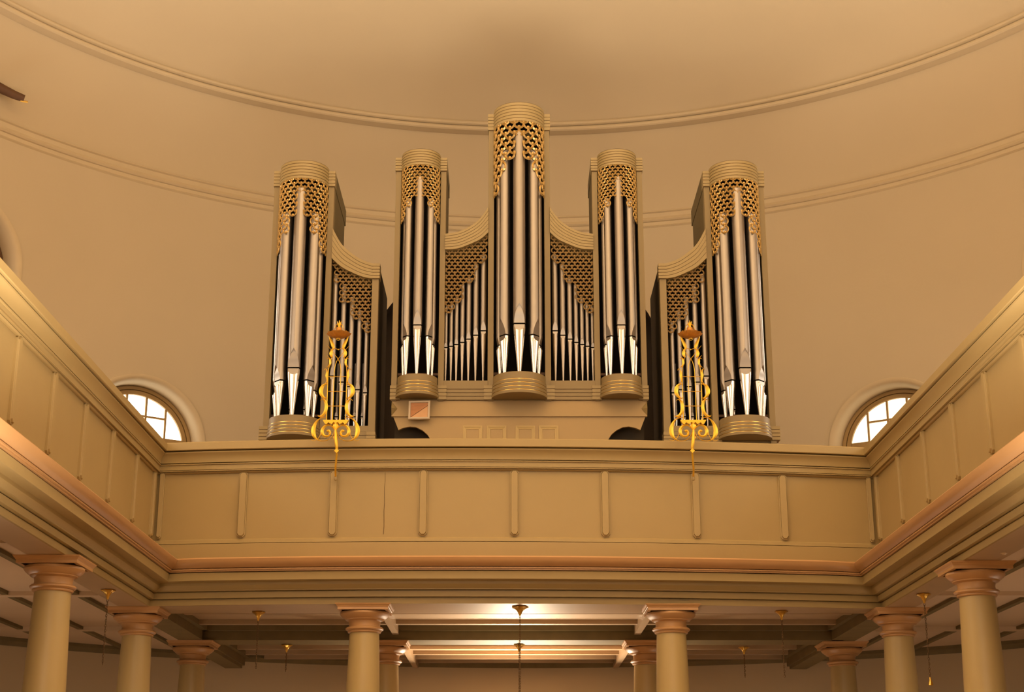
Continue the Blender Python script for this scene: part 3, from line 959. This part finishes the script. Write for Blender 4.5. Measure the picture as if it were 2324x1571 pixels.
# ---------------------------------------------------------------- gilded ornaments on the gallery front
def ornament(cx, sgn, label):
    YP = 20.98
    g = empty('gilded_ornament', cx, 21.15, 4.68)
    tag(g, label, 'ornament', 'gilded ornaments on the far gallery front')
    K = .00153
    H = lambda z: 6.87 - (z - 141) * .001603
    def rib(name, pts, wid, mat='gold', th=.010, y=YP, both=True):
        fat = 1.5 if name in ('scroll', 'leaf', 'spiral', 'centre_leaf') else 1.25
        wid = [w * fat for w in wid]
        P = catmull([(u * K, H(z), w * K) for (u, z), w in zip(pts, wid)], 5)
        for s_ in ((1, -1) if both else (1,)):
            mb = MB(); mb.ribbon([(cx + s_ * p[0], p[1]) for p in P], [max(.003, p[2]) for p in P], th, y)
            mb.build(name, M[mat], g)
    # canopy
    mb = MB()
    sc = lambda a, r: 1 + (.06 * cos(10 * a) if r > .12 else 0)
    mb.lathe(cx, YP, [(.0, H(276)), (.05, H(275)), (.10, H(266)), (.145, H(252)), (.165, H(240)), (.170, H(236)), (.15, H(236)), (.11, H(228)), (.06, H(213)), (.045, H(200)), (.04, H(180)), (.0, H(175))], 60, rmod=sc)
    mb.build('canopy', M['gold_dull'], g, smooth=40)
    mb = MB(); mb.lathe(cx, YP, [(.03, H(233)), (.034, H(215)), (.028, H(195)), (.03, H(190)), (.0, H(188))], 16); mb.build('knob', M['gold'], g, smooth=40)
    mb = MB()
    mb.tube([(cx + .022 * cos(a) * 1.3, YP - .06, H(299) + .014 * sin(a)) for a in [2 * pi * i / 14 for i in range(14)]], .004, 6, closed=True)
    mb.build('ring', M['gold'], g)
    # flame finial and curls
    rib('finial', [(0, 200), (2, 170), (3, 140), (0, 108)], [14, 16, 14, 2], th=.012, both=False)
    rib('finial_leaf', [(4, 175), (10, 150), (20, 118)], [6, 10, 2])
    rib('curl', [(58, 232), (50, 215), (45, 200), (38, 180), (30, 158), (18, 150), (12, 160)], [3, 5, 6, 6, 6, 5, 3])
    rib('curl', [(92, 240), (80, 226), (70, 212), (60, 205)], [3, 6, 5, 2])
    # neck leaves
    rib('leaf', [(88, 262), (76, 290), (62, 320), (50, 350), (46, 372), (60, 392), (66, 415), (62, 440), (50, 458)], [5, 14, 18, 20, 12, 14, 20, 16, 4], th=.014)
    rib('spur', [(100, 348), (84, 366), (66, 388)], [3, 4, 3]); rib('spur', [(100, 438), (84, 455), (68, 470)], [3, 4, 3])
    rib('tie', [(52, 383), (30, 372), (14, 380), (0, 383)], [4, 5, 5, 4])
    mb = MB(); mb.lathe(cx, YP, [(0, H(376)), (.009, H(380)), (.009, H(386)), (0, H(390))], 12); mb.build('bead', M['gold'], g, smooth=60)
    # lyre strings
    rib('string', [(56, 395), (36, 425), (0, 470), (-18, 510), (-28, 560), (-31, 640), (-31, 1030)], [4, 4, 4, 5, 5, 5, 5], th=.004)
    rib('upright', [(52, 440), (66, 490), (80, 545), (86, 600), (87, 700), (87, 1030)], [3, 4, 5, 5, 6, 6], th=.005)
    for z in (632, 767, 900):
        mb = MB(); mb.ribbon([(cx - 92 * K, H(z)), (cx + 92 * K, H(z))], [.008, .008], .005, YP); mb.build('cross_bar', M['gold'], g)
    # side scrolls
    rib('leaf', [(100, 470), (80, 465), (72, 490), (74, 520), (90, 540), (106, 548)], [3, 8, 14, 12, 6, 2])
    rib('scroll', [(126, 575), (118, 562), (104, 566), (98, 590), (100, 620), (96, 650), (94, 670), (104, 690), (112, 700)], [3, 5, 6, 10, 14, 10, 8, 5, 3])
    rib('scroll', [(84, 705), (100, 700), (126, 712), (142, 740), (146, 775), (132, 808), (108, 828), (88, 826)], [3, 8, 16, 24, 24, 18, 10, 3], th=.014)
    rib('scroll', [(146, 852), (134, 840), (114, 846), (98, 870), (92, 905), (98, 945), (114, 975), (138, 992), (158, 992), (166, 984)], [3, 6, 12, 18, 20, 20, 18, 14, 8, 3], th=.014)
    # tray of hanging leaves
    mb = MB()
    pl = [(-118, 1028), (118, 1028), (112, 1040), (98, 1062), (82, 1068), (66, 1050), (50, 1060), (34, 1066), (20, 1048), (0, 1060), (-20, 1048), (-34, 1066), (-50, 1060), (-66, 1050), (-82, 1068), (-98, 1062), (-112, 1040)]
    mb.prism_xz([(cx + u * K, H(z)) for u, z in reversed(pl)], YP - .03, YP + .03); mb.build('tray', M['gold'], g)
    # lower scrolls
    rib('scroll', [(86, 1000), (120, 1004), (158, 1022), (188, 1062), (202, 1112), (196, 1160), (170, 1196), (130, 1213), (84, 1210), (46, 1190), (22, 1158), (8, 1120)], [3, 5, 9, 18, 26, 24, 10, 6, 5, 5, 5, 4], th=.012)
    rib('tendril', [(128, 1128), (138, 1160), (152, 1188), (176, 1206), (200, 1212), (222, 1200)], [3, 4, 4, 4, 4, 2], th=.004)
    rib('spiral', [(6, 1118), (26, 1090), (56, 1072), (88, 1076), (112, 1098), (122, 1130), (110, 1160), (84, 1172), (58, 1164), (50, 1142), (62, 1124), (80, 1128)], [5, 8, 10, 14, 18, 20, 18, 14, 12, 14, 18, 10], th=.013)
    rib('centre_leaf', [(0, 1040), (0, 1075), (0, 1110), (0, 1150), (0, 1185), (0, 1212)], [22, 36, 14, 12, 26, 4], both=False, th=.02)
    # bracket arm down in front of the rail to the stile
    P = catmull([(cx, 20.98, 5.32), (cx + sgn * .015, 20.94, 5.16), (cx + sgn * .03, 20.95, 5.02), (cx + sgn * .02, 21.02, 4.90), (cx - sgn * .0, 21.13, 4.80), (cx - sgn * .015, 21.31, 4.72)], 5)
    N = len(P)
    mb = MB(); mb.tube(P, [.014 + .010 * sin(pi * min(1, i / 12)) for i in range(N)], 8); mb.build('bracket', M['gold'], g, smooth=50)
    mb = MB(); x = cx + sgn * .03
    mb.prism_xz([(x - .033, 5.0), (x - .018, 4.985), (x, 4.965), (x + .018, 4.985), (x + .033, 5.0), (x + .018, 5.015), (x, 5.035), (x - .018, 5.015)], 20.925, 20.96)
    mb.build('bracket_boss', M['gold'], g)
    mb = MB(); mb.lathe(cx - sgn * .015, 21.32, [(.0, 4.66), (.02, 4.67), (.026, 4.70), (.02, 4.735), (0, 4.74)], 12); mb.build('bracket_foot', M['gallery'], g, smooth=50)
ornament(-2.46, 1, 'left gilded scrollwork ornament with small canopy, fixed on the gallery front')
ornament(2.53, -1, 'right gilded scrollwork ornament with small canopy, fixed on the gallery front')

# ---------------------------------------------------------------- hanging chains below the galleries
def chain(x, y, h_top, h_end, label, tip=False, big=1.):
    c = empty('hanging_chain', x, y, h_top)
    tag(c, label, 'chain', 'ceiling chains under the galleries')
    mb = MB()
    fl = lambda a, r: 1 + (.10 * cos(7 * a) if r > .04 else 0)
    mb.lathe(x, y, [(.0, h_top), (.085 * big, h_top), (.09 * big, h_top - .012), (.06 * big, h_top - .03), (.035 * big, h_top - .055), (.02 * big, h_top - .09), (.012, h_top - .125), (0, h_top - .125)], 28, rmod=fl)
    mb.build('ceiling_rose', M['brass'], c, smooth=40)
    mb = MB()
    h = h_top - .12; k = 0
    while h > h_end:
        P = []
        for i in range(10):
            a = 2 * pi * i / 10
            u, v = .0095 * cos(a), .021 * sin(a)
            P.append((x + (u if k % 2 == 0 else 0), y + (u if k % 2 else 0), h - .018 + v))
        mb.tube(P, .0038, 5, closed=True)
        h -= .032; k += 1
    mb.build('chain', M['chain'], c)
    if tip:
        mb = MB(); mb.lathe(x, y, [(0, h_end + .02), (.012, h_end + .01), (.016, h_end - .03), (.03, h_end - .06), (.034, h_end - .09), (.02, h_end - .085), (.0, h_end - .10)], 16)
        mb.build('end_cup', M['brass'], c, smooth=40)
def at_h(px, py, h):      # picture position to plan position, used once to set the fixtures out
    F = 3518.; th = radians(17.3)
    a = (px - 1162) / F; b = -(py - 785.5) / F
    rx, ry, rz = a, cos(th) - b * sin(th), sin(th) + b * cos(th)
    return rx * h / rz, ry * h / rz
HT = 2.955
for px, py, ye, lab, tip in (
        (1180, 1376, 1700, 'middle chain hanging just behind the far gallery front, the largest ceiling rose', False),
        (1178, 1462, 1720, 'middle chain in the rear bay, behind the other middle chain', False),
        (587, 1388, 1512, 'chain hanging left of the centre-left column, near the gallery front', False),
        (651, 1463, 1520, 'short chain in the rear bay left of the centre-left column', False),
        (1688, 1468, 1532, 'short chain in the rear bay right of the centre-right column', False),
        (1773, 1386, 1530, 'chain hanging right of the centre-right column, near the gallery front', False),
        (246, 1338, 1505, 'chain under the left side gallery between the two left columns', False),
        (2096, 1347, 1536, 'chain under the right side gallery ending in a small brass cup', True)):
    x, y = at_h(px, py, HT)
    Zc = y * cos(radians(17.3)) + HT * sin(radians(17.3))
    length = (ye - py) * Zc / 3518.
    chain(x, y, HT - .007, HT - length, lab, tip, 1.25 if px == 1180 else 1.)
# small round fitting under the right gallery
x, y = at_h(2277, 1236, 3.05)
mb = MB(); mb.lathe(x, y, [(0, 3.10), (.03, 3.10), (.03, 3.05), (.045, 3.04), (.055, 3.0), (.045, 2.955), (.02, 2.935), (0, 2.93)], 20)
o = mb.build('ceiling_lamp', M['white'], smooth=50, origin=(x, y, 3.1 + ZB)); tag(o, 'small round pale lamp under the right side gallery', 'lamp')

# ---------------------------------------------------------------- light
def area(name, loc, rot, sx, sy, power, col):
    l = bpy.data.lights.new(name, 'AREA'); l.shape = 'RECTANGLE'; l.size = sx; l.size_y = sy; l.energy = power; l.color = col
    o = bpy.data.objects.new(name, l); o.location = loc; o.rotation_euler = rot; COL.objects.link(o)
    return o
def point(name, loc, power, col, r=.1):
    l = bpy.data.lights.new(name, 'POINT'); l.energy = power; l.color = col; l.shadow_soft_size = r
    o = bpy.data.objects.new(name, l); o.location = loc; COL.objects.link(o)
    return o
WARM = (1.0, .88, .70)
area('rear window light', (0, Y_REAR + .4, 6.6 + ZB), (radians(90), 0, 0), 15, 6.5, 500, WARM)
for sg in (-1, 1):
    area('side window light', (RX + sg * 12.2, 13, 8.8 + ZB), (radians(90), 0, radians(90) if sg > 0 else radians(-90)), 10, 4, 300, WARM)
# daylight coming in through the two tall windows beside the organ gallery
for s_w in (-12.0, 11.75):
    px_, py_ = plan(s_w, .1)
    ang = atan2(-(RX - px_), RY - py_)
    area('tall window daylight', (px_, py_, 9.2 + ZB), (radians(90), 0, ang), 2.0, 3.2, 125, (1, .90, .74))
# added light: an unseen overhead lamp, and floor-level uplight standing in for floor bounce
point('unseen overhead light', (.1, 12.0, 9.4 + ZB), 130, (1, .84, .60), .8)
u = area('added floor bounce', (.1, 7.5, H_FLOOR + ZB + .6), (radians(180), 0, 0), 7, 8, 5200, WARM)
u.data.spread = radians(114)
# lit lamps hanging on the middle chains, below the picture
for yy, pw in ((25.0, 38), (29.6, 200)):
    l = area('lamp uplight', (.12, yy, .4 + ZB), (radians(180 + 26), 0, 0), .4, .4, pw, (1, .80, .56))
    l.data.shape = 'DISK'; l.data.spread = radians(102)

# weak fill lights added under the galleries, below the picture
for x_, y_, pw in ((-8.3, 20.5, 60), (8.7, 20.5, 60), (-3.6, 26.5, 30), (3.9, 26.5, 30)):
    point('added aisle fill', (x_, y_, -.6 + ZB), pw, (1, .80, .60), .3)

w = bpy.data.worlds.new('World'); SC.world = w; w.use_nodes = True
bg = w.node_tree.nodes['Background']; bg.inputs[0].default_value = (.9, .75, .55, 1); bg.inputs[1].default_value = .3

# ---------------------------------------------------------------- camera
cam = bpy.data.cameras.new('camera'); co = bpy.data.objects.new('camera', cam)
COL.objects.link(co); SC.camera = co
co.location = (0, 0, ZB); co.rotation_euler = (radians(90 + 17.3), 0, 0)
cam.sensor_width = 36; cam.sensor_fit = 'HORIZONTAL'; cam.lens = 3518 / 2324 * 36
cam.clip_end = 200
vs = SC.view_settings
vs.view_transform = 'Standard'; vs.look = 'None'; vs.gamma = 1; vs.exposure = 0.42; vs.use_curve_mapping = False
SC.cycles.max_bounces = 6; SC.cycles.diffuse_bounces = 2; SC.cycles.glossy_bounces = 3
try:
    SC.cycles.use_denoising = True
except Exception: pass
